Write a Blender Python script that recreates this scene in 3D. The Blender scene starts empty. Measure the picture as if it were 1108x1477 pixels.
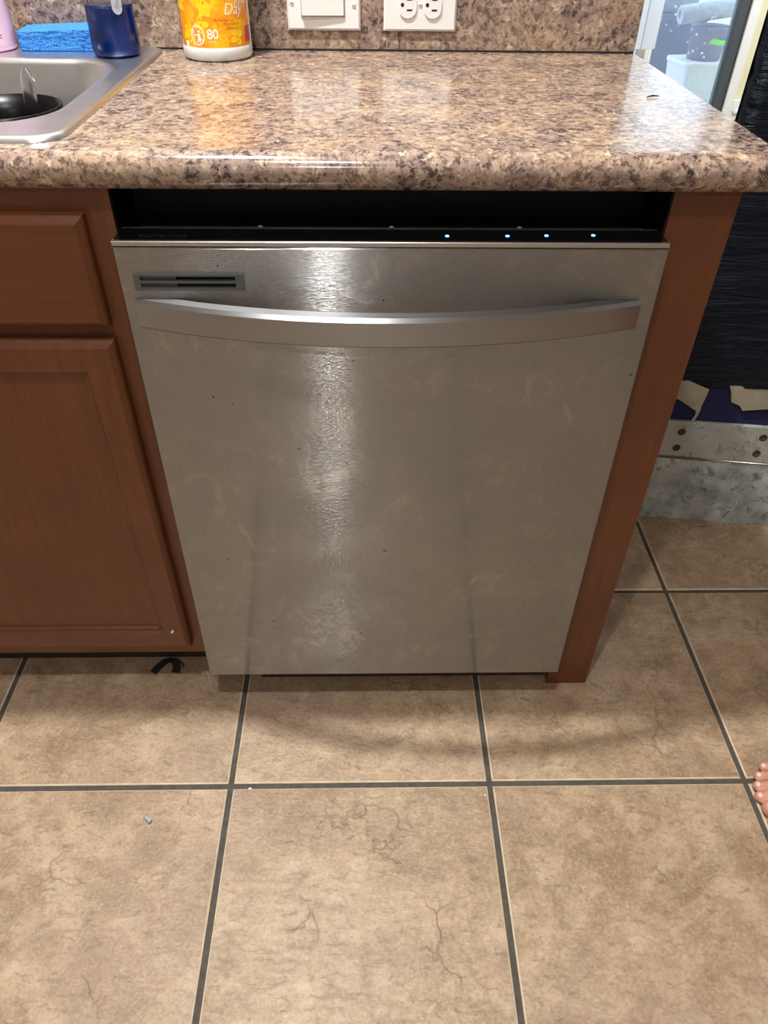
import bpy, bmesh, math, random
from mathutils import Vector, Matrix, noise
random.seed(7)
S = bpy.context.scene
COL = S.collection
PI = math.pi

# ------------------------------------------------------------ camera
cd = bpy.data.cameras.new('camera'); cam = bpy.data.objects.new('camera', cd); COL.objects.link(cam)
cd.sensor_fit = 'VERTICAL'; cd.sensor_height = 32.0; cd.lens = 1050.27 / 1477 * 32.0
cd.clip_start = 0.02; cd.clip_end = 100
_r = Vector((0.99979167, -0.01733018, 0.0107834)); _u = Vector((0.00329844, 0.65854241, 0.75253639)); _f = Vector((0.02014291, 0.75234404, -0.65846238))
M = Matrix.Identity(4)
for i in range(3):
    M[i][0] = _r[i]; M[i][1] = _u[i]; M[i][2] = -_f[i]
M[0][3], M[1][3], M[2][3] = 0.27680, -0.76943, 1.14393
cam.matrix_world = M
S.camera = cam

# ------------------------------------------------------------ world: bright hazy daylight outside the patio door
w = bpy.data.worlds.new('daylight'); S.world = w; w.use_nodes = True
bgn = w.node_tree.nodes['Background']
bgn.inputs[0].default_value = (0.66, 0.84, 1.0, 1); bgn.inputs[1].default_value = 2.8
S.view_settings.view_transform = 'Standard'; S.view_settings.look = 'None'
S.view_settings.exposure = 0.2; S.view_settings.gamma = 1.0; S.view_settings.use_curve_mapping = False
CAN_A = (-0.10, 0.10); CAN_B = (0.12, -0.75)
CAN_STRENGTH = {'A': 2200.0, 'B': 700.0, 'C': 3600.0, 'D': 640.0}

# ------------------------------------------------------------ material helpers
def srgb(r, g, b):
    f = lambda c: (c / 255 / 12.92) if c / 255 <= 0.04045 else ((c / 255 + 0.055) / 1.055) ** 2.4
    return (f(r), f(g), f(b), 1.0)
class NT:
    def __init__(s, name):
        s.m = bpy.data.materials.new(name); s.m.use_nodes = True
        s.t = s.m.node_tree; s.t.nodes.clear()
        s.out = s.t.nodes.new('ShaderNodeOutputMaterial')
        s.b = s.n('ShaderNodeBsdfPrincipled'); s.l(s.b.outputs[0], s.out.inputs[0])
    def n(s, typ, **kw):
        nd = s.t.nodes.new(typ)
        for k, v in kw.items():
            if k.startswith('i_'):
                nd.inputs[k[2:].replace('_', ' ')].default_value = v
            else: setattr(nd, k, v)
        return nd
    def l(s, a, b): s.t.links.new(a, b)
    def coord(s, scale=(1, 1, 1), kind='Object', loc=(0, 0, 0)):
        c = s.n('ShaderNodeTexCoord'); mp = s.n('ShaderNodeMapping')
        mp.inputs['Scale'].default_value = scale; mp.inputs['Location'].default_value = loc
        s.l(c.outputs[kind], mp.inputs[0]); return mp.outputs[0]
    def noise(s, vec, scale, detail=3, rough=0.5, dist=0.0):
        nd = s.n('ShaderNodeTexNoise'); nd.inputs['Scale'].default_value = scale; nd.inputs['Detail'].default_value = detail
        nd.inputs['Roughness'].default_value = rough; nd.inputs['Distortion'].default_value = dist
        s.l(vec, nd.inputs['Vector']); return nd.outputs['Fac']
    def ramp(s, fac, stops, interp='LINEAR'):
        nd = s.n('ShaderNodeValToRGB'); cr = nd.color_ramp; cr.interpolation = interp
        while len(cr.elements) < len(stops): cr.elements.new(0.5)
        for e, (p, c) in zip(cr.elements, stops):
            e.position = p; e.color = c if len(c) == 4 else (*c, 1)
        s.l(fac, nd.inputs[0]); return nd.outputs[0]
    def val(s, fac, a, b, lo=0.0, hi=1.0):
        nd = s.n('ShaderNodeMapRange'); nd.inputs[1].default_value = lo; nd.inputs[2].default_value = hi
        nd.inputs[3].default_value = a; nd.inputs[4].default_value = b; s.l(fac, nd.inputs[0]); return nd.outputs[0]
    def mix(s, fac, a, b, mode='MIX'):
        nd = s.n('ShaderNodeMix', data_type='RGBA', blend_type=mode)
        for sock, v in ((nd.inputs[0], fac), (nd.inputs[6], a), (nd.inputs[7], b)):
            if isinstance(v, (int, float)): sock.default_value = v
            elif isinstance(v, tuple): sock.default_value = v if len(v) == 4 else (*v, 1)
            else: s.l(v, sock)
        return nd.outputs[2]
    def bump(s, h, strength=0.3, dist=0.002):
        nd = s.n('ShaderNodeBump'); nd.inputs['Strength'].default_value = strength; nd.inputs['Distance'].default_value = dist
        s.l(h, nd.inputs['Height']); s.l(nd.outputs[0], s.b.inputs['Normal'])
    def set(s, **kw):
        for k, v in kw.items():
            k = k.replace('_', ' ')
            if isinstance(v, bpy.types.NodeSocket): s.l(v, s.b.inputs[k])
            else: s.b.inputs[k].default_value = v
        return s.m
def plain(name, col, rough=0.5, metal=0.0, var=0.06, scale=40.0, bump=0.0, **kw):
    t = NT(name); v = t.coord(); nz = t.noise(v, scale, 3)
    c2 = tuple(min(1, x * (1 + var)) for x in col[:3]) + (1,); c1 = tuple(x * (1 - var) for x in col[:3]) + (1,)
    t.set(Base_Color=t.ramp(nz, [(0.3, c1), (0.7, c2)]), Roughness=rough, Metallic=metal, **kw)
    if bump: t.bump(nz, bump, 0.002)
    return t.m

MT = {}
# --- speckled brown laminate
def laminate(name, rough, sc=1.0):
    t = NT(name); v = t.coord((sc, sc, sc))
    d = t.n('ShaderNodeTexNoise'); d.inputs['Scale'].default_value = 30; t.l(v, d.inputs['Vector'])
    vv = t.n('ShaderNodeMixRGB'); vv.blend_type = 'ADD'; vv.inputs[0].default_value = 0.02; t.l(v, vv.inputs[1]); t.l(d.outputs['Color'], vv.inputs[2]); v2 = vv.outputs[0]
    big = t.noise(v2, 11, 4, 0.6); mid = t.noise(v2, 52, 5, 0.68); fine = t.noise(v2, 150, 4, 0.72); dk = t.noise(v2, 78, 5, 0.72); pale = t.noise(v2, 64, 4, 0.66, 0.4)
    base = t.ramp(mid, [(0.30, srgb(96, 76, 68)), (0.44, srgb(142, 116, 104)), (0.56, srgb(172, 146, 128)), (0.70, srgb(200, 178, 154))])
    hue = t.ramp(big, [(0.36, srgb(116, 104, 104)), (0.5, srgb(158, 138, 124)), (0.64, srgb(192, 164, 130))])
    base = t.mix(0.42, base, hue)
    base = t.mix(t.val(pale, 0, 0.75, 0.56, 0.66), base, srgb(216, 196, 168))
    base = t.mix(t.val(fine, 0, 0.75, 0.52, 0.64), base, srgb(92, 72, 66))
    blob = t.ramp(dk, [(0.51, (0, 0, 0)), (0.58, (1, 1, 1))])
    area = t.ramp(big, [(0.34, (1, 1, 1)), (0.64, (0.45, 0.45, 0.45))])
    m2 = t.n('ShaderNodeMath', operation='MULTIPLY'); t.l(blob, m2.inputs[0]); t.l(area, m2.inputs[1])
    base = t.mix(m2.outputs[0], base, srgb(48, 38, 38))
    t.set(Base_Color=base, Roughness=rough, Specular_IOR_Level=0.5)
    t.bump(t.noise(v, 220, 2), 0.03, 0.0004)
    return t.m
MT['laminate'] = laminate('speckled_laminate', 0.17, 1.35)
MT['laminate_splash'] = laminate('speckled_laminate_splash', 0.38, 1.2)
# --- cherry stained wood
def wood(name, vert=True):
    t = NT(name); g = t.coord((60, 60, 3) if vert else (3, 60, 60)); v = t.coord()
    grain = t.noise(g, 2.2, 4, 0.6); blot = t.noise(v, 7, 3)
    c = t.ramp(grain, [(0.25, srgb(94, 51, 27)), (0.75, srgb(116, 66, 36))])
    c = t.mix(t.val(blot, 0.0, 0.5, 0.35, 0.7), c, srgb(88, 45, 24))
    t.set(Base_Color=c, Roughness=t.val(blot, 0.34, 0.46), Specular_IOR_Level=0.45, Coat_Weight=0.15, Coat_Roughness=0.25)
    t.bump(grain, 0.05, 0.0005); return t.m
MT['wood'] = wood('cherry_stained_wood'); MT['wood_h'] = wood('cherry_stained_wood_across', False)
MT['toe'] = plain('dark_toe_board', srgb(44, 28, 22), 0.6)
# --- brushed stainless: brushed along X, so highlights smear up and down
def steel(name, base, rough, aniso, smudge=True, rot=0.25, brush=0.0):
    t = NT(name); v = t.coord()
    tn = t.n('ShaderNodeTangent', direction_type='UV_MAP'); tn.uv_map = 'UVMap'
    t.l(tn.outputs[0], t.b.inputs['Tangent'])
    br = t.noise(t.coord((14, 14, 1800)), 1.0, 3, 0.6)
    col = t.ramp(br, [(0.3, tuple(x * 0.93 for x in base)), (0.7, base)])
    r = t.val(br, rough * 0.92, rough * 1.08)
    if smudge:
        sm = t.noise(t.coord((1, 1, 1.2)), 7.0, 6, 0.62, 0.6); scr = t.noise(t.coord((1, 1, 0.7)), 26.0, 5, 0.7, 1.6)
        k = t.val(sm, 0, 1, 0.40, 0.66); k2 = t.val(scr, 0, 1, 0.52, 0.66)
        add = t.n('ShaderNodeMath', operation='MULTIPLY_ADD'); t.l(k, add.inputs[0]); add.inputs[1].default_value = 0.05; t.l(r, add.inputs[2])
        add2 = t.n('ShaderNodeMath', operation='MULTIPLY_ADD'); t.l(k2, add2.inputs[0]); add2.inputs[1].default_value = 0.03; t.l(add.outputs[0], add2.inputs[2])
        r = add2.outputs[0]
        film = t.n('ShaderNodeMath', operation='MULTIPLY'); t.l(k, film.inputs[0]); t.l(k2, film.inputs[1])
        col = t.mix(t.val(film.outputs[0], 0, 0.55), col, srgb(204, 198, 190))
        col = t.mix(t.val(k, 0.0, 0.22), col, srgb(186, 180, 172))
        pit = t.noise(v, 130, 1, 0.4)
        col = t.mix(t.val(pit, 0, 0.8, 0.80, 0.82), col, srgb(40, 38, 36))
    if brush:
        # fine grooves running along X tilt the normal up and down, groove by groove
        gv = t.noise(t.coord((220, 220, 16000)), 1.0, 2, 0.6)
        k_ = t.n('ShaderNodeMath', operation='MULTIPLY_ADD'); t.l(gv, k_.inputs[0]); k_.inputs[1].default_value = brush; k_.inputs[2].default_value = -brush / 2
        cx_ = t.n('ShaderNodeCombineXYZ'); t.l(k_.outputs[0], cx_.inputs[2]); ge = t.n('ShaderNodeNewGeometry')
        ad = t.n('ShaderNodeVectorMath', operation='ADD'); t.l(ge.outputs['Normal'], ad.inputs[0]); t.l(cx_.outputs[0], ad.inputs[1])
        nm = t.n('ShaderNodeVectorMath', operation='NORMALIZE'); t.l(ad.outputs[0], nm.inputs[0]); t.l(nm.outputs[0], t.b.inputs['Normal'])
    t.set(Base_Color=col, Metallic=1.0, Roughness=r, Anisotropic=aniso, Anisotropic_Rotation=rot)
    return t.m
MT['steel'] = steel('brushed_stainless', srgb(158, 160, 162), 0.18, 1.0, brush=3.9)
MT['steel_handle'] = steel('brushed_stainless_handle', srgb(166, 167, 170), 0.30, 0.8, False)
MT['sinksteel'] = plain('sink_steel', srgb(212, 213, 214), 0.33, 1.0, 0.05, 25)
MT['trim_steel'] = plain('bright_trim_steel', srgb(205, 205, 205), 0.22, 1.0, 0.03)
MT['black_gloss'] = plain('black_gloss_panel', srgb(14, 15, 18), 0.14, 0.0, 0.02)
MT['black_matte'] = plain('black_tub_plastic', srgb(8, 9, 12), 0.5, 0.0, 0.1, Specular_IOR_Level=0.25)
MT['grey_plastic'] = plain('grey_vent_plastic', srgb(84, 87, 86), 0.42, 0.0, 0.05)
MT['letter_dark'] = plain('dark_lettering', srgb(34, 34, 37), 0.3, 0.0, 0.02)
def emit(name, col, strength):
    t = NT(name); t.set(Base_Color=col, Emission_Color=col, Emission_Strength=strength, Roughness=0.4); return t.m
MT['led'] = emit('blue_led', (0.08, 0.45, 1.0, 1), 9.0)
# --- floor tile
def tile_mat():
    t = NT('tan_slate_tile')
    tc = t.n('ShaderNodeTexCoord'); oi = t.n('ShaderNodeObjectInfo')
    sc = t.n('ShaderNodeVectorMath', operation='MULTIPLY_ADD'); t.l(oi.outputs['Random'], sc.inputs[0]); sc.inputs[1].default_value = (31.0, 17.0, 9.0); t.l(tc.outputs['Object'], sc.inputs[2])
    v = sc.outputs[0]
    big = t.noise(v, 5.0, 4, 0.55, 0.6); mid = t.noise(v, 20, 6, 0.66, 0.4); fine = t.noise(v, 210, 4, 0.7)
    mp = t.n('ShaderNodeMapping'); mp.inputs['Rotation'].default_value = (0, 0, 0.7); mp.inputs['Scale'].default_value = (1, 2.4, 1); t.l(v, mp.inputs[0])
    streak = t.noise(mp.outputs[0], 42, 5, 0.7, 0.8)
    c = t.ramp(big, [(0.28, srgb(148, 120, 92)), (0.5, srgb(182, 155, 126)), (0.72, srgb(208, 184, 156))])
    c2 = t.ramp(mid, [(0.3, srgb(128, 108, 86)), (0.55, srgb(184, 158, 130)), (0.72, srgb(218, 198, 168))])
    c = t.mix(0.5, c, c2)
    c = t.mix(t.val(t.noise(v, 8.5, 5, 0.6, 1.2), 0, 0.55, 0.50, 0.66), c, srgb(134, 106, 80))
    c = t.mix(t.val(streak, 0, 0.7, 0.52, 0.70), c, srgb(118, 96, 76))
    c = t.mix(t.val(fine, 0, 0.32, 0.48, 0.68), c, srgb(222, 200, 168))
    c = t.mix(t.val(fine, 0.22, 0, 0.34, 0.48), c, srgb(122, 96, 72))
    c = t.mix(t.val(t.noise(v, 3.1, 2), 0, 0.35, 0.5, 0.7), c, srgb(160, 134, 122))
    # hairline slate veins
    vd = t.n('ShaderNodeMixRGB'); vd.blend_type = 'ADD'; vd.inputs[0].default_value = 0.16
    nz = t.n('ShaderNodeTexNoise'); nz.inputs['Scale'].default_value = 11; nz.inputs['Detail'].default_value = 5; t.l(v, nz.inputs['Vector'])
    t.l(v, vd.inputs[1]); t.l(nz.outputs['Color'], vd.inputs[2])
    vo = t.n('ShaderNodeTexVoronoi', feature='DISTANCE_TO_EDGE'); vo.inputs['Scale'].default_value = 6.5; t.l(vd.outputs[0], vo.inputs['Vector'])
    vein = t.ramp(vo.outputs['Distance'], [(0.0, (1, 1, 1)), (0.022, (0, 0, 0))])
    gate = t.val(t.noise(v, 9, 2), 0, 1, 0.52, 0.62)
    mm = t.n('ShaderNodeMath', operation='MULTIPLY'); t.l(vein, mm.inputs[0]); t.l(gate, mm.inputs[1])
    c = t.mix(t.val(mm.outputs[0], 0, 0.5), c, srgb(112, 84, 64))
    t.set(Base_Color=c, Roughness=t.val(mid, 0.34, 0.5), Specular_IOR_Level=0.45)
    h = t.n('ShaderNodeMath', operation='MULTIPLY_ADD'); t.l(streak, h.inputs[0]); h.inputs[1].default_value = 0.7; t.l(mid, h.inputs[2])
    h2 = t.n('ShaderNodeMath', operation='MULTIPLY_ADD'); t.l(mm.outputs[0], h2.inputs[0]); h2.inputs[1].default_value = -0.4; t.l(h.outputs[0], h2.inputs[2])
    t.bump(h2.outputs[0], 0.5, 0.004)
    return t.m
MT['tile'] = tile_mat()
MT['tile_edge'] = plain('worn_tile_edge', srgb(214, 196, 170), 0.5, 0, 0.12, 60)
MT['grout'] = plain('dark_grey_grout', srgb(84, 78, 70), 0.9, 0, 0.22, 90, 0.3)
MT['wall'] = plain('cream_wall_paint', srgb(226, 220, 188), 0.85, 0, 0.03, 12)
MT['kwall'] = plain('pale_kitchen_paint', srgb(196, 192, 186), 0.85, 0, 0.03, 12)
MT['ceil'] = plain('white_ceiling_paint', srgb(226, 224, 218), 0.9, 0, 0.03, 30)
MT['white'] = plain('white_gloss_paint', srgb(236, 238, 236), 0.4, 0, 0.02)
MT['plate'] = plain('white_plate_plastic', srgb(232, 232, 230), 0.3, 0, 0.01)
MT['slot'] = plain('dark_slot', srgb(18, 17, 16), 0.6)
MT['darkframe'] = plain('dark_grey_door_frame', srgb(74, 80, 88), 0.5)
t = NT('blue_cellulose'); v = t.coord(); p1 = t.noise(v, 420, 3, 0.6); p2 = t.noise(v, 160, 2)
cc = t.ramp(p1, [(0.34, srgb(26, 86, 180)), (0.44, srgb(58, 142, 236)), (0.7, srgb(84, 164, 246))])
MT['sponge'] = t.set(Base_Color=cc, Roughness=0.9); t.bump(p1, 1.0, 0.004)
MT['pink'] = plain('pink_bottle_plastic', srgb(226, 188, 212), 0.35, 0, 0.02)
MT['grey_ink'] = plain('grey_ink', srgb(92, 80, 92), 0.6)
MT['cloudy'] = plain('frosted_label_film', srgb(170, 178, 186), 0.4, 0, 0.3, 160)
t = NT('clear_bottle_plastic'); MT['clear'] = t.set(Base_Color=(0.85, 0.92, 1.0, 1), Roughness=0.06, Transmission_Weight=1.0, IOR=1.2)
t = NT('blue_dish_soap'); nz_ = t.noise(t.coord(), 22, 2)
MT['soap'] = t.set(Base_Color=t.ramp(nz_, [(0.35, srgb(10, 42, 104)), (0.7, srgb(14, 58, 150))]), Roughness=0.08, Transmission_Weight=0.35, IOR=1.33, Coat_Weight=0.6, Coat_Roughness=0.05)
# --- wipes label: orange and yellow petals
t = NT('petal_print_label'); v = t.coord()
vo = t.n('ShaderNodeTexVoronoi', feature='F1'); vo.inputs['Scale'].default_value = 34; t.l(v, vo.inputs['Vector'])
vo2 = t.n('ShaderNodeTexVoronoi', feature='F1'); vo2.inputs['Scale'].default_value = 52; t.l(v, vo2.inputs['Vector'])
cc = t.ramp(vo.outputs['Distance'], [(0.0, srgb(255, 208, 16)), (0.5, srgb(252, 190, 12)), (0.66, srgb(246, 158, 18))])
cc = t.mix(t.ramp(vo2.outputs['Distance'], [(0.56, (0, 0, 0)), (0.60, (0.75, 0.75, 0.75))]), cc, srgb(242, 138, 34))
MT['petal'] = t.set(Base_Color=cc, Roughness=0.35)
MT['navy_print'] = plain('navy_print', srgb(26, 34, 128), 0.35)
MT['magenta_print'] = plain('magenta_print', srgb(196, 66, 92), 0.35)
MT['white_print'] = plain('white_print', srgb(244, 240, 232), 0.45, 0, 0.01)
MT['red_print'] = plain('red_print', srgb(196, 66, 20), 0.45, 0, 0.01)
MT['jar_white'] = plain('white_jar_plastic', srgb(222, 224, 222), 0.4, 0, 0.02)
# --- the wrapped panel
t = NT('black_wrinkled_plastic'); g = t.coord((3.0, 3.0, 26)); wv = t.noise(g, 2.6, 5, 0.62, 1.2)
MT['wrap'] = t.set(Base_Color=srgb(9, 14, 25), Roughness=t.val(wv, 0.30, 0.46), Specular_IOR_Level=0.32, Specular_Tint=(0.7, 0.82, 1.0, 1)); t.bump(wv, 0.8, 0.012)
MT['navy_cloth'] = plain('navy_cloth', srgb(30, 28, 74), 0.9, 0, 0.2, 300, 0.2)
MT['tape'] = plain('tan_grey_tape', srgb(164, 156, 138), 0.55, 0, 0.12, 30, 0.2)
def galv(name, a, b, met):
    t = NT(name); v = t.coord(); n1 = t.noise(v, 16, 5, 0.65); n2 = t.noise(v, 40, 5, 0.7, 0.6)
    c = t.ramp(n1, [(0.3, a), (0.68, b)]); c = t.mix(t.val(n2, 0, 0.75, 0.54, 0.68), c, srgb(84, 88, 84))
    t.set(Base_Color=c, Metallic=met, Roughness=t.val(n2, 0.42, 0.62)); return t.m
MT['galv_top'] = galv('dull_grey_plate', srgb(164, 168, 164), srgb(186, 190, 186), 0.1)
MT['galv_low'] = galv('mottled_zinc_plate', srgb(132, 142, 142), srgb(210, 220, 222), 0.25)
MT['rust'] = plain('rusty_hole', srgb(70, 58, 44), 0.8, 0, 0.3, 200)
t = NT('skin'); v = t.coord(); sk = t.noise(v, 45, 4); 
MT['skin'] = t.set(Base_Color=t.ramp(sk, [(0.3, srgb(188, 126, 106)), (0.7, srgb(214, 154, 132))]), Roughness=0.5, Subsurface_Weight=0.15, Subsurface_Radius=(0.01, 0.004, 0.002)); t.bump(t.noise(v, 160, 3), 0.2, 0.001)
MT['nail'] = plain('toe_nail', srgb(232, 196, 184), 0.3, 0, 0.04)
MT['black_cloth'] = plain('black_ribbon', srgb(24, 24, 24), 0.8, 0, 0.1)
MT['black_bowl'] = plain('black_bowl_plastic', srgb(6, 6, 7), 0.3, Specular_IOR_Level=0.2)
MT['chrome'] = plain('polished_cutlery', srgb(240, 241, 243), 0.16, 1.0, 0.02)
# --- dirty glass
t = NT('speckled_patio_glass'); v = t.coord()
tr = t.n('ShaderNodeBsdfTransparent'); gl = t.n('ShaderNodeBsdfGlossy'); gl.inputs['Roughness'].default_value = 0.03
df = t.n('ShaderNodeBsdfDiffuse'); df.inputs['Color'].default_value = srgb(226, 234, 244); trl = t.n('ShaderNodeBsdfTranslucent'); trl.inputs['Color'].default_value = srgb(226, 234, 244)
fr = t.n('ShaderNodeFresnel'); fr.inputs['IOR'].default_value = 1.45
m1 = t.n('ShaderNodeMixShader'); t.l(fr.outputs[0], m1.inputs[0]); t.l(tr.outputs[0], m1.inputs[1]); t.l(gl.outputs[0], m1.inputs[2])
m0 = t.n('ShaderNodeMixShader'); m0.inputs[0].default_value = 0.5; t.l(df.outputs[0], m0.inputs[1]); t.l(trl.outputs[0], m0.inputs[2])
vo = t.n('ShaderNodeTexVoronoi', feature='F1'); vo.inputs['Scale'].default_value = 26; t.l(v, vo.inputs['Vector'])
spot = t.ramp(vo.outputs['Distance'], [(0.13, (1, 1, 1)), (0.26, (0, 0, 0))]); gate = t.val(t.noise(v, 6, 3), 0, 0.8, 0.46, 0.6)
sp = t.n('ShaderNodeMath', operation='MULTIPLY_ADD'); t.l(spot, sp.inputs[0]); t.l(gate, sp.inputs[1]); sp.inputs[2].default_value = 0.12
m2 = t.n('ShaderNodeMixShader'); t.l(sp.outputs[0], m2.inputs[0]); t.l(m1.outputs[0], m2.inputs[1]); t.l(m0.outputs[0], m2.inputs[2]); t.l(m2.outputs[0], t.out.inputs[0])
MT['glass'] = t.m
MT['concrete'] = plain('patio_concrete', srgb(176, 178, 178), 0.9, 0, 0.1, 8)
MT['out_white'] = plain('white_outdoor_plastic', srgb(224, 230, 234), 0.5)
MT['out_grey'] = plain('slate_blue_bin_plastic', srgb(92, 104, 140), 0.5)
MT['out_purple'] = plain('mauve_grey_bucket_plastic', srgb(118, 116, 150), 0.5)
MT['out_green'] = plain('lime_green_band', srgb(112, 232, 60), 0.5)
MT['out_roll'] = plain('pale_grey_mat', srgb(176, 184, 202), 0.8, 0, 0.15, 30)
MT['lens'] = {k: emit('lamp_lens_' + k, (0.90, 0.96, 1.0, 1) if k == 'C' else (1.0, 0.985, 0.955, 1), s) for k, s in CAN_STRENGTH.items()}

# ------------------------------------------------------------ mesh helpers
def link(name, bm, mat, parent=None, smooth=False, loc=None):
    me = bpy.data.meshes.new(name); bm.normal_update(); bm.to_mesh(me); bm.free()
    for m in (mat if isinstance(mat, (list, tuple)) else [mat]): me.materials.append(MT[m] if isinstance(m, str) else m)
    if smooth:
        for p in me.polygons: p.use_smooth = True
    o = bpy.data.objects.new(name, me); COL.objects.link(o)
    if parent: o.parent = parent
    if loc: o.location = loc
    return o
def autosmooth(o, deg=40):
    for p in o.data.polygons: p.use_smooth = True
    b = bmesh.new(); b.from_mesh(o.data)
    for e in b.edges:
        if len(e.link_faces) == 2 and e.calc_face_angle(0) > math.radians(deg): e.smooth = False
    b.to_mesh(o.data); b.free(); return o
def tag(o, label, cat=None, group=None, kind=None):
    if label: o['label'] = label
    if cat: o['category'] = cat
    if group: o['group'] = group
    if kind: o['kind'] = kind
    return o
def thing(name, label, cat, loc=(0, 0, 0), rz=0.0, group=None):
    o = bpy.data.objects.new(name, None); COL.objects.link(o); o.location = loc; o.rotation_euler = (0, 0, rz); o.empty_display_size = 0.05
    return tag(o, label, cat, group)
def box(x0, x1, y0, y1, z0, z1, bev=0.0, seg=2, bm=None):
    b = bmesh.new()
    bmesh.ops.create_cube(b, size=1)
    for v in b.verts: v.co = Vector((x0 + (v.co.x + .5) * (x1 - x0), y0 + (v.co.y + .5) * (y1 - y0), z0 + (v.co.z + .5) * (z1 - z0)))
    if bev: bmesh.ops.bevel(b, geom=list(b.edges), offset=bev, segments=seg, profile=0.5, affect='EDGES')
    if bm is None: return b
    join(bm, b); return bm
def join(dst, src, mtx=None):
    if mtx is not None: bmesh.ops.transform(src, matrix=mtx, verts=src.verts)
    me = bpy.data.meshes.new('tmp'); src.to_mesh(me); src.free(); dst.from_mesh(me); bpy.data.meshes.remove(me)
def lathe(prof, n=48, sx=1.0, sy=1.0, capb=True, capt=True):
    b = bmesh.new(); rings = []
    for r, z in prof:
        rings.append([b.verts.new((r * math.cos(2 * PI * k / n) * sx, r * math.sin(2 * PI * k / n) * sy, z)) for k in range(n)])
    for a, c in zip(rings, rings[1:]):
        for k in range(n): b.faces.new((a[k], a[(k + 1) % n], c[(k + 1) % n], c[k]))
    if capb: b.faces.new(list(reversed(rings[0])))
    if capt: b.faces.new(rings[-1])
    return b
def loft(rings, closed=True, cap=True):
    b = bmesh.new(); R = [[b.verts.new(p) for p in r] for r in rings]; n = len(R[0])
    for a, c in zip(R, R[1:]):
        for k in range(n if closed else n - 1): b.faces.new((a[k], a[(k + 1) % n], c[(k + 1) % n], c[k]))
    if cap: b.faces.new(list(reversed(R[0]))); b.faces.new(R[-1])
    bmesh.ops.recalc_face_normals(b, faces=b.faces); return b
def rrect(cx, cy, hx, hy, r, z, n=8):
    out = []
    for qx, qy, a0 in ((1, 1, 0), (-1, 1, PI / 2), (-1, -1, PI), (1, -1, 1.5 * PI)):
        for k in range(n + 1):
            a = a0 + k / n * PI / 2
            out.append((cx + qx * (hx - r) + r * math.cos(a), cy + qy * (hy - r) + r * math.sin(a), z))
    return out
def ngon_prism(pts, y0, y1):      # pts in (x,z), extruded along y
    b = bmesh.new(); f = [b.verts.new((x, y0, z)) for x, z in pts]; k = [b.verts.new((x, y1, z)) for x, z in pts]; n = len(pts)
    b.faces.new(f); b.faces.new(list(reversed(k)))
    for i in range(n): b.faces.new((f[i], k[i], k[(i + 1) % n], f[(i + 1) % n]))
    bmesh.ops.recalc_face_normals(b, faces=b.faces); return b
def tube(path, r, n=10, cap=True):
    P = [Vector(p) for p in path]; rings = []
    for i, p in enumerate(P):
        d = (P[min(i + 1, len(P) - 1)] - P[max(i - 1, 0)]).normalized()
        a = d.orthogonal().normalized() if i == 0 else (prev - d * prev.dot(d)).normalized()
        prev = a; c = d.cross(a); rr = r[i] if isinstance(r, (list, tuple)) else r
        rings.append([p + (a * math.cos(2 * PI * k / n) + c * math.sin(2 * PI * k / n)) * rr for k in range(n)])
    return loft(rings, True, cap)
def text_bm(s, size, shear=0.0, depth=0.0, offset=0.0):
    cu = bpy.data.curves.new('lettering', 'FONT'); cu.body = s; cu.size = size; cu.align_x = 'CENTER'; cu.align_y = 'CENTER'; cu.shear = shear; cu.extrude = depth; cu.offset = offset
    o = bpy.data.objects.new('lettering', cu); COL.objects.link(o); dg = bpy.context.evaluated_depsgraph_get(); dg.update()
    me = bpy.data.meshes.new_from_object(o.evaluated_get(dg)); bpy.data.objects.remove(o); bpy.data.curves.remove(cu)
    b = bmesh.new(); b.from_mesh(me); bpy.data.meshes.remove(me); return b
def planar_uv(o, ax=0, ay=2):
    me = o.data; uv = me.uv_layers.new(name='UVMap')
    for l in me.loops:
        c = me.vertices[l.vertex_index].co; uv.data[l.index].uv = (c[ax], c[ay] + 0.001 * c[1])
def struct(name, bm, mat, parent=None):
    o = link(name, bm, mat, parent)
    if parent is None: o['kind'] = 'structure'
    return o

# ============================================================ THE SETTING
X0, X1, Y0, Y1, ZC = -1.9, 3.3, -3.2, 4.2, 2.44
CT = 0.929; YF = 0.024; YB = 0.610; XR = 0.711        # counter top height, front edge, back, right end
fl = struct('floor', box(X0, X1, Y0, Y1, -0.05, -0.0035), 'grout')
s_ = 0.4322; TX, TY = 0.0447, -0.1537; g_ = 0.0095
def tile_mesh(lx, ly):
    b = bmesh.new(); hx, hy = lx / 2, ly / 2; e = 0.0022
    lo = [b.verts.new(p) for p in ((-hx, -hy, -0.006), (hx, -hy, -0.006), (hx, hy, -0.006), (-hx, hy, -0.006))]
    m = [b.verts.new(p) for p in ((-hx, -hy, -0.0016), (hx, -hy, -0.0016), (hx, hy, -0.0016), (-hx, hy, -0.0016))]
    tp = [b.verts.new(p) for p in ((-hx + e, -hy + e, 0), (hx - e, -hy + e, 0), (hx - e, hy - e, 0), (-hx + e, hy - e, 0))]
    b.faces.new(tp)
    for k in range(4):
        f = b.faces.new((m[k], m[(k + 1) % 4], tp[(k + 1) % 4], tp[k])); f.material_index = 1
        f = b.faces.new((lo[k], lo[(k + 1) % 4], m[(k + 1) % 4], m[k])); f.material_index = 1
    me = bpy.data.meshes.new('tile'); b.normal_update(); b.to_mesh(me); b.free(); me.materials.append(MT['tile']); me.materials.append(MT['tile_edge']); return me
cache = {}
def spans(o, lo, hi):
    k = math.floor((lo - o) / s_); out = []
    while o + k * s_ < hi:
        a = max(lo, o + k * s_ + g_ / 2); c = min(hi, o + (k + 1) * s_ - g_ / 2)
        if c - a > 0.01: out.append((a, c))
        k += 1
    return out
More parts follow.
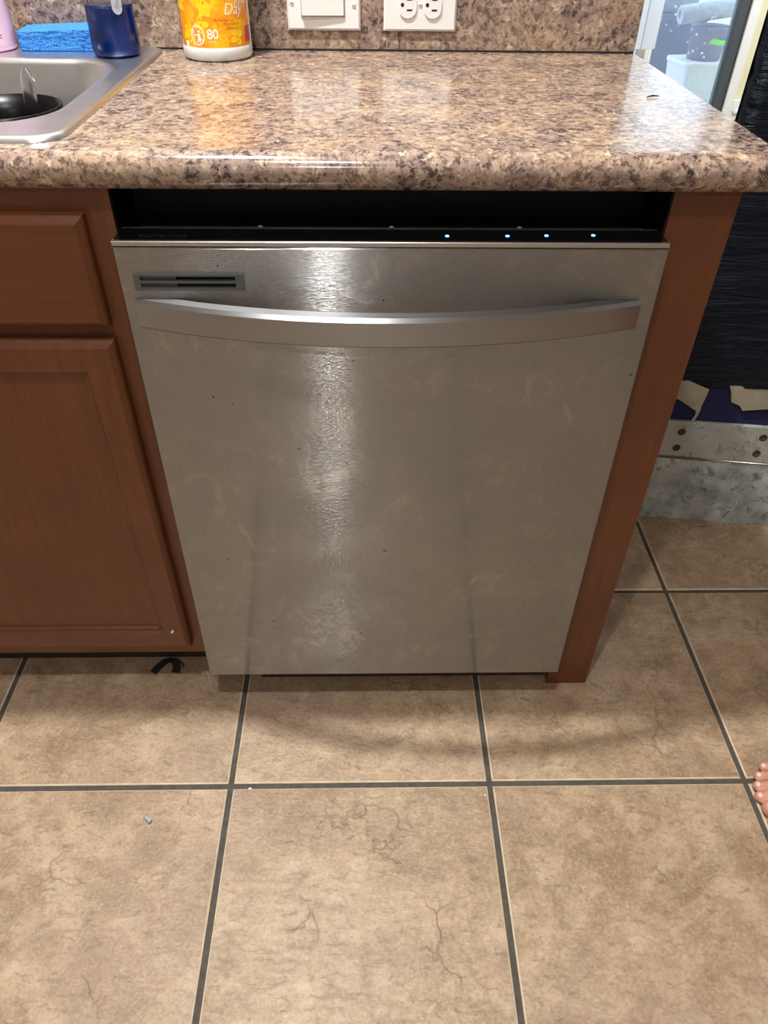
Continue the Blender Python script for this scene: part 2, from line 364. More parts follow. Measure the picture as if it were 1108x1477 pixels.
for (a, c) in spans(TX, X0, X1):
    for (d, e) in spans(TY, Y0, Y1):
        key = (round(c - a, 4), round(e - d, 4))
        if key not in cache: cache[key] = tile_mesh(*key)
        o = bpy.data.objects.new('tile', cache[key]); COL.objects.link(o); o.parent = fl; o.location = ((a + c) / 2, (d + e) / 2, 0)
struct('ceiling', box(X0, X1, Y0, Y1, ZC, ZC + 0.08), 'ceil')
struct('wall_left', box(X0 - 0.1, X0, Y0, Y1, 0, ZC), 'kwall')
struct('wall_right', box(X1, X1 + 0.1, Y0, Y1, 0, ZC), 'kwall')
struct('wall_front', box(X0, X1, Y0 - 0.1, Y0, 0, ZC), 'kwall')
struct('wall_back', box(X0, XR, YB + 0.0125, YB + 0.13, 0, ZC), 'kwall')
# far wall of the next room, with a glazed patio door
DL, DR, DT = 0.72, 2.452, 2.06
wf = bmesh.new()
box(X0, DL, Y1, Y1 + 0.12, 0, ZC, bm=wf); box(DR + 0.012, X1, Y1, Y1 + 0.12, 0, ZC, bm=wf); box(DL, DR + 0.012, Y1, Y1 + 0.12, DT + 0.04, ZC, bm=wf)
struct('wall_far', wf, 'wall')
d1 = thing('door_1', None, None); d1['kind'] = 'structure'
link('door_head', box(DL, DR, Y1 + 0.01, Y1 + 0.10, DT, DT + 0.04), 'white', d1)
link('door_sill', box(DL, DR, Y1 + 0.01, Y1 + 0.10, 0.0, 0.035), 'white', d1)
link('jamb', box(DL, DL + 0.05, Y1 + 0.01, Y1 + 0.10, 0.035, DT), 'white', d1)
link('meeting_stile', box(1.862, 1.952, Y1 + 0.02, Y1 + 0.08, 0.035, DT, 0.006), 'white', d1)
tag(link('edge_stile', box(2.398, DR, Y1 + 0.005, Y1 + 0.09, 0.035, DT, 0.004), 'darkframe', d1), 'dark grey edge stile')
link('pane', box(DL + 0.05, 1.862, Y1 + 0.045, Y1 + 0.051, 0.035, DT), 'glass', d1)
link('pane', box(1.952, 2.398, Y1 + 0.045, Y1 + 0.051, 0.035, DT), 'glass', d1)
struct('trim_1', box(DR, DR + 0.055, Y1 - 0.022, Y1, 0, DT + 0.09, 0.006), 'white')
bb = struct('baseboard_far', box(DR + 0.056, X1, Y1 - 0.016, Y1, 0, 0.135, 0.004), 'white')
struct('baseboard_left', box(X0, X0 + 0.014, Y0, 0.0, 0, 0.1, 0.003), 'white')
struct('baseboard_front', box(X0 + 0.014, X1 - 0.014, Y0, Y0 + 0.014, 0, 0.1, 0.003), 'white')
struct('baseboard_right', box(X1 - 0.014, X1, Y0, Y1 - 0.02, 0, 0.1, 0.003), 'white')
# white vertical blind, its slats drawn to one side of the patio door
t = NT('translucent_blind'); t.t.nodes.remove(t.b)
bd = t.n('ShaderNodeBsdfDiffuse'); bt = t.n('ShaderNodeBsdfTranslucent'); bm_ = t.n('ShaderNodeMixShader'); bm_.inputs[0].default_value = 0.6
nzb = t.noise(t.coord((1, 1, 60)), 3.0, 2); cb = t.ramp(nzb, [(0.3, srgb(240, 246, 250)), (0.7, srgb(250, 253, 255))])
t.l(cb, bd.inputs[0]); t.l(cb, bt.inputs[0]); t.l(bd.outputs[0], bm_.inputs[1]); t.l(bt.outputs[0], bm_.inputs[2]); t.l(bm_.outputs[0], t.out.inputs[0]); MT['blind'] = t.m
vb = thing('vertical_blind', 'white vertical blind drawn aside at the patio door', 'blind', (1.70, 4.150, 0.0))
link('head_rail', box(-0.98, 0.76, -0.02, 0.02, 2.062, 2.10, 0.003, 1), 'white', vb)
for k in range(7):
    o = link('slat', box(-0.042, 0.042, -0.0007, 0.0007, 0.400, 2.062), 'blind', vb); o.location = (-0.105 + k * 0.051, 0, 0); o.rotation_euler = (0, 0, 0.2)
# outside
tag(link('patio_slab', box(-6, 10, Y1 + 0.12, 14, -0.12, -0.05), 'concrete'), None, None, None, 'structure')
# ---- ceiling lamps (recessed cans)
def can(xy, key, label):
    t = thing('ceiling_light', label, 'ceiling light', (xy[0], xy[1], ZC), group='recessed ceiling lights')
    b = lathe([(0.044, 0.0), (0.074, 0.0), (0.076, -0.004), (0.072, -0.007), (0.048, -0.008), (0.044, -0.004)], 40, capb=False, capt=False)
    link('trim_ring', b, 'white', t, True)
    link('lens', lathe([(0.045, -0.0015), (0.043, -0.005), (0.025, -0.007), (0.001, -0.0075)], 40, capb=False), MT['lens'][key], t, True)
can(CAN_A, 'A', 'round recessed ceiling lamp above the worktop edge by the sink')
can(CAN_B, 'B', 'round recessed ceiling lamp above the open floor before the dishwasher')
can((0.085, -2.2), 'D', 'round recessed ceiling lamp above the floor far in front of the dishwasher')
can((2.5, 3.0), 'C', 'added unseen ceiling lamp brightening the far wall by the patio door')  # added lamp, unseen: lifts the far wall, door trim and blind

# ============================================================ COUNTERTOP, BACKSPLASH
CX0 = -0.96
b = bmesh.new()
# rounded front edge profile in (y,z)
prof = [(0.10, CT), (YF + 0.0205, CT)]
R1 = 0.019; zb_ = CT - 0.038
for k in range(13):
    a = PI / 2 + k / 12 * PI
    prof.append((YF + R1 + R1 * math.cos(a), CT - R1 + R1 * math.sin(a)))
prof += [(YF + 0.0205, zb_), (0.10, zb_)]
# right end closed, laid along x
rings = [[(x, y, z) for y, z in prof] for x in (CX0, XR)]
join(b, loft(rings, True, True))
SX0, SX1, SY0, SY1 = -0.85, -0.045, 0.061, 0.602       # sink outer rim
hx0, hx1, hy0, hy1 = SX0 + 0.02, SX1 - 0.02, SY0 + 0.039, SY1 - 0.02
box(hx1, XR, 0.10, YB, zb_, CT, bm=b); box(CX0, hx0, 0.10, YB, zb_, CT, bm=b)
box(hx0, hx1, hy1, YB, zb_, CT, bm=b)
ct = link('countertop', b, 'laminate'); autosmooth(ct, 35)
tag(ct, 'brown speckled laminate countertop with rounded front edge above the dishwasher', 'countertop')
bs = link('backsplash', box(CX0, XR, YB + 0.0005, YB + 0.012, CT + 0.0025, CT + 0.46), 'laminate_splash')
tag(bs, 'brown speckled laminate backsplash behind the outlet and light switch', 'backsplash')
tag(link('gap_line', box(CX0, XR - 0.002, YB - 0.003, YB + 0.0004, CT, CT + 0.0024), 'slot', bs), 'dark gap line')  # dark strip along the gap between counter and backsplash

# ============================================================ SINK CABINET
cab = thing('sink_cabinet', 'cherry-stained sink cabinet with drawer front and recessed-panel doors', 'cabinet', (-0.48, 0.3, 0))
def cpart(name, bm, mat='wood', parent=cab):
    o = link(name, bm, mat, parent)
    if parent is cab: bmoff(o, (0.48, -0.3, 0))
    return o
def bmoff(o, d): o.data.transform(Matrix.Translation(d))
FZ0, FZ1 = 0.105, zb_ - 0.0005; CL, CR = -0.935, -0.001; FY = 0.044; DY = 0.0245
cpart('side_panel', box(CR - 0.018, CR, FY + 0.02, YB - 0.005, FZ0, FZ1)); cpart('side_panel', box(CL, CL + 0.018, FY + 0.02, YB - 0.005, FZ0, FZ1))
cpart('bottom_panel', box(CL + 0.018, CR - 0.018, FY + 0.02, YB - 0.005, FZ0, FZ0 + 0.016))
fr = bmesh.new()
box(CR - 0.062, CR, FY, FY + 0.0195, FZ0, FZ1, bm=fr); box(CL, CL + 0.062, FY, FY + 0.0195, FZ0, FZ1, bm=fr); box(-0.49, -0.44, FY, FY + 0.0195, FZ0, FZ1, bm=fr)
cpart('face_frame', fr)
for z0, z1 in ((FZ0, 0.160), (0.700, 0.758), (0.842, FZ1)):
    for a, c in ((CL + 0.062, -0.49), (-0.44, CR - 0.062)): cpart('rail', box(a, c, FY, FY + 0.0195, z0, z1), 'wood_h')
cpart('toe_board', box(CL, CR, 0.113, 0.128, 0.001, FZ0 - 0.001), 'toe')
def slab_front(x0, x1, z0, z1, y, th, ch=0.008):
    rings = []
    for d, yy in ((0, y + th), (0, y + 0.007), (0.0022, y + 0.0045), (ch, y)):
        rings.append([(x0 + d, yy, z0 + d), (x1 - d, yy, z0 + d), (x1 - d, yy, z1 - d), (x0 + d, yy, z1 - d)])
    return rings
for (a, c) in ((-0.452, -0.030), (-0.905, -0.478)):
    cpart('drawer_front', loft(slab_front(a, c, 0.737, 0.866, DY, FY - DY - 0.0005)), 'wood_h')
def cab_door(x0, x1, z0, z1):
    rg = slab_front(x0, x1, z0, z1, DY, FY - DY - 0.0005)
    for d, yy in ((0.040, DY), (0.0435, DY + 0.0045), (0.048, DY + 0.0045), (0.0505, DY + 0.009)):
        rg.append([(x0 + d, yy, z0 + d), (x1 - d, yy, z0 + d), (x1 - d, yy, z1 - d), (x0 + d, yy, z1 - d)])
    return loft(rg)
for (a, c) in ((-0.452, -0.030), (-0.905, -0.478)):
    dd = cpart('cabinet_door', cab_door(a, c, 0.138, 0.719))
    # mitre seams where stiles meet rails
pc = link('paint_chip', ngon_prism([(-0.0585, 0.181), (-0.0550, 0.1795), (-0.0520, 0.1850), (-0.0525, 0.1885), (-0.0550, 0.1865)], DY - 0.0008, DY + 0.0002), 'white', cab); bmoff(pc, (0.48, -0.3, 0)); pc['label'] = 'small white paint chip'

# ---- end panel to the right of the dishwasher
ep = thing('end_panel', 'narrow cherry-stained end panel closing the counter run beside the dishwasher', 'cabinet panel', (0.645, 0.3, 0))
o = link('front_stile', box(0.609, 0.683, 0.0455, 0.0645, 0.0, FZ1, 0.001, 1), 'wood', ep); bmoff(o, (-0.645, -0.3, 0))
o = link('side_panel', box(0.6655, 0.683, 0.0646, YB - 0.002, 0.0, FZ1), 'wood', ep); bmoff(o, (-0.645, -0.3, 0))

# ============================================================ DISHWASHER
dw = thing('dishwasher', 'stainless steel dishwasher with curved bar handle set under the countertop', 'dishwasher', (0.303, 0.0, 0))
OFF = (-0.303, 0, 0)
DZ0, DZ1 = 0.0954, 0.8455; TILT = 0.0127
def dpart(name, bm, mat, parent=None, tilt=True):
    o = link(name, bm, mat, parent or dw)
    for v in o.data.vertices:
        if tilt: v.co.y += TILT * (v.co.z - DZ0) / (0.844 - DZ0)
    bmoff(o, OFF); return o
W_ = 0.606
vx0, vx1, vz0, vz1 = 0.0165, 0.1385, 0.7915, 0.8105         # vent opening
# door skin with a slight side return, opening left for the vent
b = bmesh.new()
xs = [0, 0.0015, vx0, vx1, W_ - 0.0015, W_]; zs = [DZ0, DZ0 + 0.0015, vz0, vz1, 0.8375, 0.8390]
grid = {}
for i, x in enumerate(xs):
    for k, z in enumerate(zs):
        y = 0.0015 if (i in (0, 5) or k in (0, 5)) else 0.0
        grid[i, k] = b.verts.new((x, y, z))
for i in range(5):
    for k in range(5):
        if (i, k) == (2, 2): continue
        b.faces.new((grid[i, k], grid[i + 1, k], grid[i + 1, k + 1], grid[i, k + 1]))
per = [grid[i, 0] for i in range(6)] + [grid[5, k] for k in range(1, 6)] + [grid[i, 5] for i in range(4, -1, -1)] + [grid[0, k] for k in range(4, 0, -1)]
bk = [b.verts.new((v.co.x, 0.034, v.co.z)) for v in per]
for i in range(len(per)): b.faces.new((per[i], bk[i], bk[(i + 1) % len(bk)], per[(i + 1) % len(per)]))
b.faces.new(bk); bmesh.ops.recalc_face_normals(b, faces=b.faces)
door = dpart('door_panel', b, 'steel'); planar_uv(door)
# control strip on top: steel lip round a black glass top
b = bmesh.new()
box(0, W_, 0.0005, 0.0060, 0.8398, DZ1, 0.0008, 1, bm=b)
tr_ = dpart('top_trim', b, 'trim_steel')
b = bmesh.new(); box(0, 0.0022, 0.0062, 0.042, 0.8398, DZ1, bm=b); dpart('end_trim', b, 'trim_steel')
b = bmesh.new(); box(W_ - 0.0022, W_, 0.0062, 0.042, 0.8398, DZ1, bm=b); dpart('end_trim', b, 'trim_steel')
cpn = dpart('control_panel', box(0.0024, W_ - 0.0024, 0.0062, 0.042, 0.832, 0.8449, 0.0004, 1), 'black_gloss')
dpart('back_trim', box(0.0024, W_ - 0.0024, 0.0422, 0.0436, 0.832, DZ1), 'trim_steel')
for x, y in ((0.3636, 0.0336), (0.4305, 0.0343), (0.4741, 0.0360), (0.5266, 0.0375)):
    o = link('indicator_light', lathe([(0.0021, 0.8448), (0.0021, 0.8454), (0.0010, 0.8456)], 12), 'led', cpn, loc=None)
    o.data.transform(Matrix.Translation((x + OFF[0], y, 0))); o['label'] = 'small blue indicator light'
tb = text_bm('SAMSUNG', 0.0125, depth=0.0001, offset=0.00015)
o = link('brand_lettering', tb, 'letter_dark', cpn); o.data.transform(Matrix.Diagonal((0.92, 0.9, 1.0, 1.0))); o.data.transform(Matrix.Translation((0.053 + OFF[0], 0.0300, 0.84515)))
o['label'] = 'dark brand lettering on the control strip'
# vent insert: rim, recessed back and two slots behind louvers
vt = bmesh.new()
for a in ((vx0, vx1, vz0, vz0 + 0.0030), (vx0, vx1, vz1 - 0.0030, vz1), (vx0, vx0 + 0.0075, vz0 + 0.003, vz1 - 0.003), (vx1 - 0.0095, vx1, vz0 + 0.003, vz1 - 0.003)):
    box(a[0], a[1], -0.0016, 0.010, a[2], a[3], bm=vt)
vent = dpart('vent', vt, 'grey_plastic'); vent['label'] = 'grey slotted vent'
dpart('vent_back', box(vx0 + 0.0075, vx1 - 0.0095, 0.012, 0.014, vz0 + 0.003, vz1 - 0.003), 'slot', vent)
dpart('louver', box(vx0 + 0.0075, vx1 - 0.0095, -0.0010, 0.008, 0.7995, 0.8022), 'grey_plastic', vent)
dpart('louver', box(vx0 + 0.0076, vx0 + 0.046, 0.003, 0.009, 0.8023, 0.8074), 'grey_plastic', vent)
dpart('louver', box(vx0 + 0.0076, vx0 + 0.046, 0.003, 0.009, 0.7946, 0.7994), 'grey_plastic', vent)
# bowed bar handle
hz0, hz1 = 0.7470, 0.7815; hx0_, hx1_ = 0.0135, 0.5885
rings = []; N = 48
for i in range(N + 1):
    u = i / N; x = hx0_ + (hx1_ - hx0_) * u; q = 2 * u - 1
    bow = 0.048 * (1 - abs(q) ** 2.1); yf = -0.004 - bow
    tl = 0.0035 + 0.0135 * min(1, (1 - abs(q)) / 0.28) ** 0.8
    yb2 = min(0.0, yf + tl) if abs(q) < 0.86 else -0.0002 + (-0.0002 - 0) * 0
    if abs(q) < 0.86:
        yb2 = yf + tl
        k = min(1, (0.86 - abs(q)) / 0.12); yb2 = k * yb2 + (1 - k) * -0.0002
    ch = 0.0026
    rings.append([(x, yb2, hz0), (x, yf + ch, hz0), (x, yf, hz0 + ch), (x, yf, hz1 - ch * 1.6), (x, yf + ch * 1.6, hz1), (x, yb2, hz1)])
hb = loft(rings)
for f in hb.faces: f.smooth = abs(f.normal.x) < 0.9
hd = dpart('handle', hb, 'steel_handle'); planar_uv(hd); autosmooth(hd, 25); hd['label'] = 'bowed brushed steel bar handle'
# tub behind the door, screws, feet, toe board
tbm = bmesh.new(); box(0.012, 0.594, 0.052, 0.595, 0.105, 0.838, 0.004, 1, bm=tbm); dpart('tub', tbm, 'black_matte', tilt=False)
dpart('gap_shade_block', box(0.002, 0.6035, 0.105, 0.585, 0.8382, 0.886, 0.004, 1), 'black_matte', tilt=False)  # added black block standing in for the shade under the counter
for a in (-0.0009, 0.6065): dpart('gap_shade_strip', box(a, a + 0.0012, 0.0462, 0.104, 0.12, 0.888), 'black_matte', tilt=False)  # added black strips over the cabinet sides, shade of the gap as colour
dpart('tub_flange', box(0.017, 0.592, 0.0565, 0.066, 0.8382, 0.8435, 0.001, 1), 'grey_plastic', tilt=False)
for x in (0.155, 0.303, 0.448):
    o = dpart('screw', lathe([(0.0028, 0.0), (0.0028, 0.0012), (0.0014, 0.0020)], 10), 'plate', tilt=False); o.data.transform(Matrix.Translation((x, 0.0612, 0.8436)))
dpart('toe_board', box(0.075, 0.604, 0.056, 0.062, 0.012, 0.094), 'toe', tilt=False)
for x in (0.10, 0.50):
    for y in (0.10, 0.52): dpart('foot', lathe([(0.018, 0), (0.018, 0.010), (0.006, 0.012), (0.006, 0.105)], 12), 'black_matte', tilt=False).data.transform(Matrix.Translation((x, y, 0)))

# ============================================================ SINK
sk = thing('kitchen_sink', 'stainless steel drop-in sink set into the speckled countertop', 'sink', ((SX0 + SX1) / 2, (SY0 + SY1) / 2, CT))
scx, scy = (SX0 + SX1) / 2, (SY0 + SY1) / 2; hx, hy = (SX1 - SX0) / 2, (SY1 - SY0) / 2
bx0, bx1, by0, by1 = -0.80, -0.088, 0.128, 0.490; bcx, bcy, bhx, bhy = (bx0 + bx1) / 2, (by0 + by1) / 2, (bx1 - bx0) / 2, (by1 - by0) / 2
def rr(cx, cy, a, c, r, z): return rrect(cx - scx, cy - scy, a, c, r, z, 10)
rings = [rr(scx, scy, hx, hy, 0.035, 0.0002), rr(scx, scy, hx - 0.0015, hy - 0.0015, 0.034, 0.0045), rr(scx, scy, hx - 0.006, hy - 0.006, 0.032, 0.0065), rr(scx, scy, hx - 0.012, hy - 0.012, 0.028, 0.0050),
         rr(bcx, bcy, bhx + 0.012, bhy + 0.012, 0.085, 0.0050), rr(bcx, bcy, bhx + 0.004, bhy + 0.004, 0.080, 0.0035), rr(bcx, bcy, bhx, bhy, 0.078, -0.003),
         rr(bcx, bcy, bhx - 0.010, bhy - 0.010, 0.072, -0.09), rr(bcx, bcy, bhx - 0.018, bhy - 0.018, 0.066, -0.135), rr(bcx, bcy, bhx - 0.030, bhy - 0.030, 0.055, -0.155), rr(bcx, bcy, bhx - 0.060, bhy - 0.060, 0.04, -0.160), rr(bcx, bcy, 0.05, 0.05, 0.049, -0.163)]
b = loft(rings, True, False); b.faces.ensure_lookup_table()
so = link('basin', b, 'sinksteel', sk, True)
link('drain', lathe([(0.052, -0.1665), (0.052, -0.1615), (0.044, -0.161), (0.036, -0.168), (0.001, -0.169)], 32), 'trim_steel', sk, True).location = (bcx - scx, bcy - scy, 0)
# black bowl with a spoon inside the basin
zb0 = CT - 0.160
BC = (-0.207, 0.318)
bw = link('black_bowl', lathe([(0.001, 0.001), (0.055, 0.001), (0.062, 0.010), (0.072, 0.110), (0.0755, 0.139), (0.0725, 0.1395), (0.069, 0.110), (0.058, 0.014), (0.001, 0.008)], 48, capt=False, capb=False), 'black_bowl', None, True, (BC[0], BC[1], zb0))
tag(bw, 'black plastic bowl standing in the steel sink', 'bowl')
# utensil: looped flat handle leaning on the bowl's rim
def ribbon_handle(path, wid, th):
    rings = []
    for (p, wd) in zip(path, wid):
        x, y, z = p; rings.append([(x + wd * math.cos(a), y + th * math.sin(a), z) for a in [2 * PI * k / 16 for k in range(16)]])
    return loft(rings)
path = [(0, 0.0, 0.0), (0.003, -0.003, 0.045), (0.008, -0.006, 0.09), (0.014, -0.009, 0.13), (0.018, -0.011, 0.155), (0.019, -0.012, 0.166), (0.0195, -0.0125, 0.172)]
spn = thing('spoon', 'shiny metal spoon standing handle-up in the black bowl', 'spoon', (-0.176, 0.312, zb0 + 0.0150))
h = link('spoon_handle', ribbon_handle(path, [0.003, 0.004, 0.006, 0.0085, 0.0095, 0.0075, 0.0030], 0.0024), 'chrome', spn); autosmooth(h, 50)
bwl = lathe([(0.001, -0.004), (0.012, -0.002), (0.019, 0.004), (0.020, 0.0065), (0.018, 0.0055), (0.010, 0.0), (0.001, -0.002)], 24, 0.8, 1.2, False, False); link('spoon_bowl', bwl, 'chrome', spn, True).location = (-0.010, 0.006, 0.003)

# ============================================================ BACKSPLASH PLATES
PY = YB + 0.0003
def wallplate(x0, x1, z0, z1, name, label, cat):
    t = thing(name, label, cat, ((x0 + x1) / 2, PY, z0)); cx = (x0 + x1) / 2; h = z1 - z0
    hw = (x1 - x0) / 2
    rg = [[(-hw, 0, 0), (hw, 0, 0), (hw, 0, h), (-hw, 0, h)], [(-hw, -0.0025, 0), (hw, -0.0025, 0), (hw, -0.0025, h), (-hw, -0.0025, h)],
          [(-hw + 0.003, -0.0055, 0.003), (hw - 0.003, -0.0055, 0.003), (hw - 0.003, -0.0055, h - 0.003), (-hw + 0.003, -0.0055, h - 0.003)]]
    link('plate', loft(rg), 'plate', t); return t, hw, h
def screw(t, x, z, y=-0.0055):
    s = link('screw', lathe([(0.0034, 0), (0.0032, 0.0008), (0.0018, 0.0014)], 14), 'plate', t); s.rotation_euler = (PI / 2, 0, 0); s.location = (x, y, z)
    k = link('screw_slot', box(-0.0028, 0.0028, -0.0004, 0.0004, 0.0010, 0.0016), 'grey_plastic', s)
sw, hw, h = wallplate(0.1510, 0.2655, 0.957, 1.027, 'light_switch', 'white rocker light switch mounted sideways on the speckled backsplash', 'light switch')
link('rocker_frame', box(-0.0365, 0.0335, -0.0068, -0.0053, 0.0175, 0.0525, 0.0006, 1), 'plate', sw)
link('frame_gap', box(-0.0355, 0.0325, -0.0072, -0.0066, 0.0185, 0.0515), 'grey_plastic', sw)
rk = bmesh.new(); box(-0.0345, 0.0315, -0.0105, -0.0070, 0.0195, 0.0505, 0.0012, 2, bm=rk)
for v in rk.verts:
    if v.co.y < -0.009: v.co.y += (v.co.x) * 0.05
link('rocker', rk, 'plate', sw)
screw(sw, -0.0495, 0.0360); screw(sw, 0.0470, 0.0335)
ol, hw, h = wallplate(0.3020, 0.4165, 0.957, 1.027, 'power_outlet', 'white double power outlet mounted sideways on the speckled backsplash', 'power outlet')
for cx in (0.3395 - 0.35925, 0.3785 - 0.35925):
    pts = []
    for k in range(25):
        a = PI + k / 24 * PI
        pts.append((0.0138 * math.cos(a), -0.0045 + 0.0132 * math.sin(a)))
    for k in range(25):
        a = k / 24 * PI
        pts.append((0.0138 * math.cos(a), 0.0045 + 0.0132 * math.sin(a)))
    f = link('receptacle', ngon_prism([(x + cx, z + 0.035) for x, z in pts], -0.0078, -0.0050), 'plate', ol)
    for dz in (-0.0068, 0.0068): link('slot', box(cx - 0.0015, cx + 0.0068, -0.0081, -0.0077, 0.035 + dz - 0.0011, 0.035 + dz + 0.0011), 'slot', f)
    gh = ngon_prism([(cx - 0.0085 + 0.0027 * math.cos(k * PI / 8) - (0.0 if math.cos(k * PI / 8) > 0 else 0.0), 0.035 + 0.0027 * math.sin(k * PI / 8)) for k in range(16)], -0.0081, -0.0077)
    link('ground_hole', gh, 'slot', f)
screw(ol, 0.0, 0.035)

# ============================================================ THINGS ON THE COUNTER
# wipes canister
jr = thing('wipes_canister', 'white canister of wipes with orange and yellow petal label', 'canister', (0.0458, 0.5525, CT + 0.0003), 0)
RJ = 0.0525
link('jar_body', lathe([(0.047, 0.0), (0.0505, 0.0015), (0.0522, 0.005), (RJ, 0.012), (RJ, 0.0165), (0.0516, 0.0185), (0.0516, 0.190), (0.050, 0.196), (0.046, 0.198)], 72), 'jar_white', jr, True)
lid = link('lid', lathe([(0.0500, 0.1985), (0.0530, 0.200), (0.0530, 0.222), (0.051, 0.226), (0.001, 0.227)], 60), 'jar_white', jr, True)
link('lid_flap', lathe([(0.020, 0.2272), (0.020, 0.230), (0.018, 0.231), (0.001, 0.2312)], 30), 'jar_white', lid, True)
def wrap_strip(a0, a1, z0, z1, r, n=60):      # angles measured from the front (-y), to the right positive
    b = bmesh.new(); lo = []; hi = []
    for k in range(n + 1):
        a = a0 + (a1 - a0) * k / n; x, y = r * math.sin(a), -r * math.cos(a)
        lo.append(b.verts.new((x, y, z0))); hi.append(b.verts.new((x, y, z1)))
    for k in range(n): b.faces.new((lo[k], lo[k + 1], hi[k + 1], hi[k]))
    return b
lab = link('label', wrap_strip(-1.16, 1.40, 0.0186, 0.178, 0.05185), 'petal', jr, True); lab['label'] = 'orange petal-print label'
link('label_band', wrap_strip(-2.4, -1.17, 0.0250, 0.100, 0.05185), 'navy_print', jr, True)['label'] = 'navy blue side band'
link('label_band', wrap_strip(1.12, 1.40, 0.0230, 0.0430, 0.0521, 12), 'magenta_print', lab, True)
def on_jar(b, ang, z, r=0.0521):     # bend flat lettering (x right, y up) round the canister
    for v in b.verts:
        a = ang + v.co.x / r; rr_ = r + v.co.z
        zz = z + v.co.y; v.co = Vector((rr_ * math.sin(a), -rr_ * math.cos(a), zz))
    return b
def jang(px): return math.asin(max(-1, min(1, (px - 313.5) / 51.5))) + 0.10
JZ = lambda py: (1.0062 - 0.000842 * py) - CT
for s, px, py, size, mat, sh in (('80', 311.5, 50, 0.0170, 'white_print', 0), ('new', 354, 4.5, 0.0140, 'white_print', 0.15), ('Day', 344, 14, 0.0200, 'white_print', 0.25),
                                 ('disinfecting wipes', 331, 29, 0.0046, 'red_print', 0), ('mandarin', 340, 34.5, 0.0065, 'red_print', 0), ('hibiscus', 341, 41, 0.0065, 'red_print', 0), ('WIPES', 311.5, 61, 0.0042, 'white_print', 0)):
    o = link('lettering', on_jar(text_bm(s, size, sh, offset=0.00022 if s == '80' else 0.0), jang(px), JZ(py)), mat, lab)
# printed flowers: leaf-shaped petals in two yellows
MT['petal_yellow'] = plain('yellow_petal_print', srgb(255, 212, 24), 0.35, 0, 0.03); MT['petal_amber'] = plain('amber_petal_print', srgb(250, 174, 18), 0.35, 0, 0.03)
for j, (px, py, n0, rot) in enumerate(((303, 12, 5, 0.3), (279, 22, 4, 0.9), (296, 36, 4, 0.1), (330, 44, 5, 0.6), (276, 50, 4, 0.4), (322, 20, 4, 0.2), (346, 58, 4, 0.5), (306, 70, 5, 0.0), (268, 6, 4, 0.7), (334, 2, 4, 0.4))):
    b = bmesh.new()
    for k in range(n0):
        a = rot + 2 * PI * k / n0; prev_ = None
        for q in range(9):
            u = q / 8; x = 0.0008 + 0.0115 * u; wd = 0.0042 * math.sin(PI * u) ** 0.8 + 0.00005
            pr = [b.verts.new((x * math.cos(a) - e * wd * math.sin(a), x * math.sin(a) + e * wd * math.cos(a), 0)) for e in (-1, 1)]
            if prev_: b.faces.new((prev_[0], pr[0], pr[1], prev_[1]))
            prev_ = pr
    zz = max(0.0312, JZ(py)); link('flower_print', on_jar(b, max(-1.0, min(1.1, jang(px))), zz, 0.05196), 'petal_yellow' if j % 2 == 0 else 'petal_amber', lab)
# no-litter symbol: ring, slash, figure and bin
b = bmesh.new(); n = 40
ri = [b.verts.new((0.0094 * math.cos(2 * PI * k / n), 0.0112 * math.sin(2 * PI * k / n), 0)) for k in range(n)]; ro = [b.verts.new((0.0108 * math.cos(2 * PI * k / n), 0.0127 * math.sin(2 * PI * k / n), 0)) for k in range(n)]
for k in range(n): b.faces.new((ri[k], ro[k], ro[(k + 1) % n], ri[(k + 1) % n]))
def flat(b, pts): b.faces.new([b.verts.new((x, y, 0.0001)) for x, y in pts])
flat(b, [(-0.0082, 0.0062), (-0.0072, 0.0072), (0.0082, -0.0062), (0.0072, -0.0072)])
flat(b, [(0.000, 0.0020), (0.0040, 0.0022), (0.0046, -0.0030), (0.0040, -0.0092), (0.0022, -0.0092), (0.0020, -0.004), (0.0002, -0.0092), (-0.0014, -0.0092), (0.0004, -0.003)])
flat(b, [(0.0022 + 0.0017 * math.cos(k * PI / 6), 0.0046 + 0.0019 * math.sin(k * PI / 6)) for k in range(12)])
flat(b, [(-0.0070, 0.0030), (-0.0062, 0.0030), (-0.0058, -0.0050), (-0.0066, -0.0050)]); flat(b, [(-0.0050, 0.0006), (0.0004, 0.0016), (0.0004, 0.0002), (-0.0050, -0.0006)])
link('symbol', on_jar(b, jang(289.5), JZ(51.5)), 'white_print', lab)['label'] = 'white ringed and crossed-out litter symbol'
b = bmesh.new(); flat(b, [(-0.0028, -0.0062), (0.0032, -0.0062), (0.0026, 0.0062), (-0.0034, 0.0062)]); link('white_tab', on_jar(b, jang(273), JZ(68.5)), 'white_print', lab)

# blue dish-soap bottle on the sink ledge
ZL = CT + 0.0052
bb_ = thing('soap_bottle', 'clear bottle half filled with dark blue dish soap on the sink ledge', 'bottle', (-0.1015, 0.5235, ZL))
outer = [(0.030, 0.0), (0.0335, 0.003), (0.0350, 0.010), (0.0348, 0.030), (0.0338, 0.060), (0.0335, 0.090), (0.0335, 0.120), (0.031, 0.145), (0.022, 0.163), (0.0125, 0.170), (0.0125, 0.182)]
link('bottle_shell', lathe(outer, 48, capt=False), 'clear', bb_, True)
link('soap', lathe([(0.0285, 0.0012), (0.0325, 0.0040), (0.0340, 0.0105), (0.0338, 0.030), (0.0329, 0.060), (0.0328, 0.0635)], 48), 'soap', bb_, True)
cp_ = link('cap', lathe([(0.0145, 0.182), (0.0150, 0.184), (0.0150, 0.200), (0.0135, 0.203), (0.006, 0.204), (0.006, 0.212), (0.001, 0.213)], 32), 'white', bb_, True)
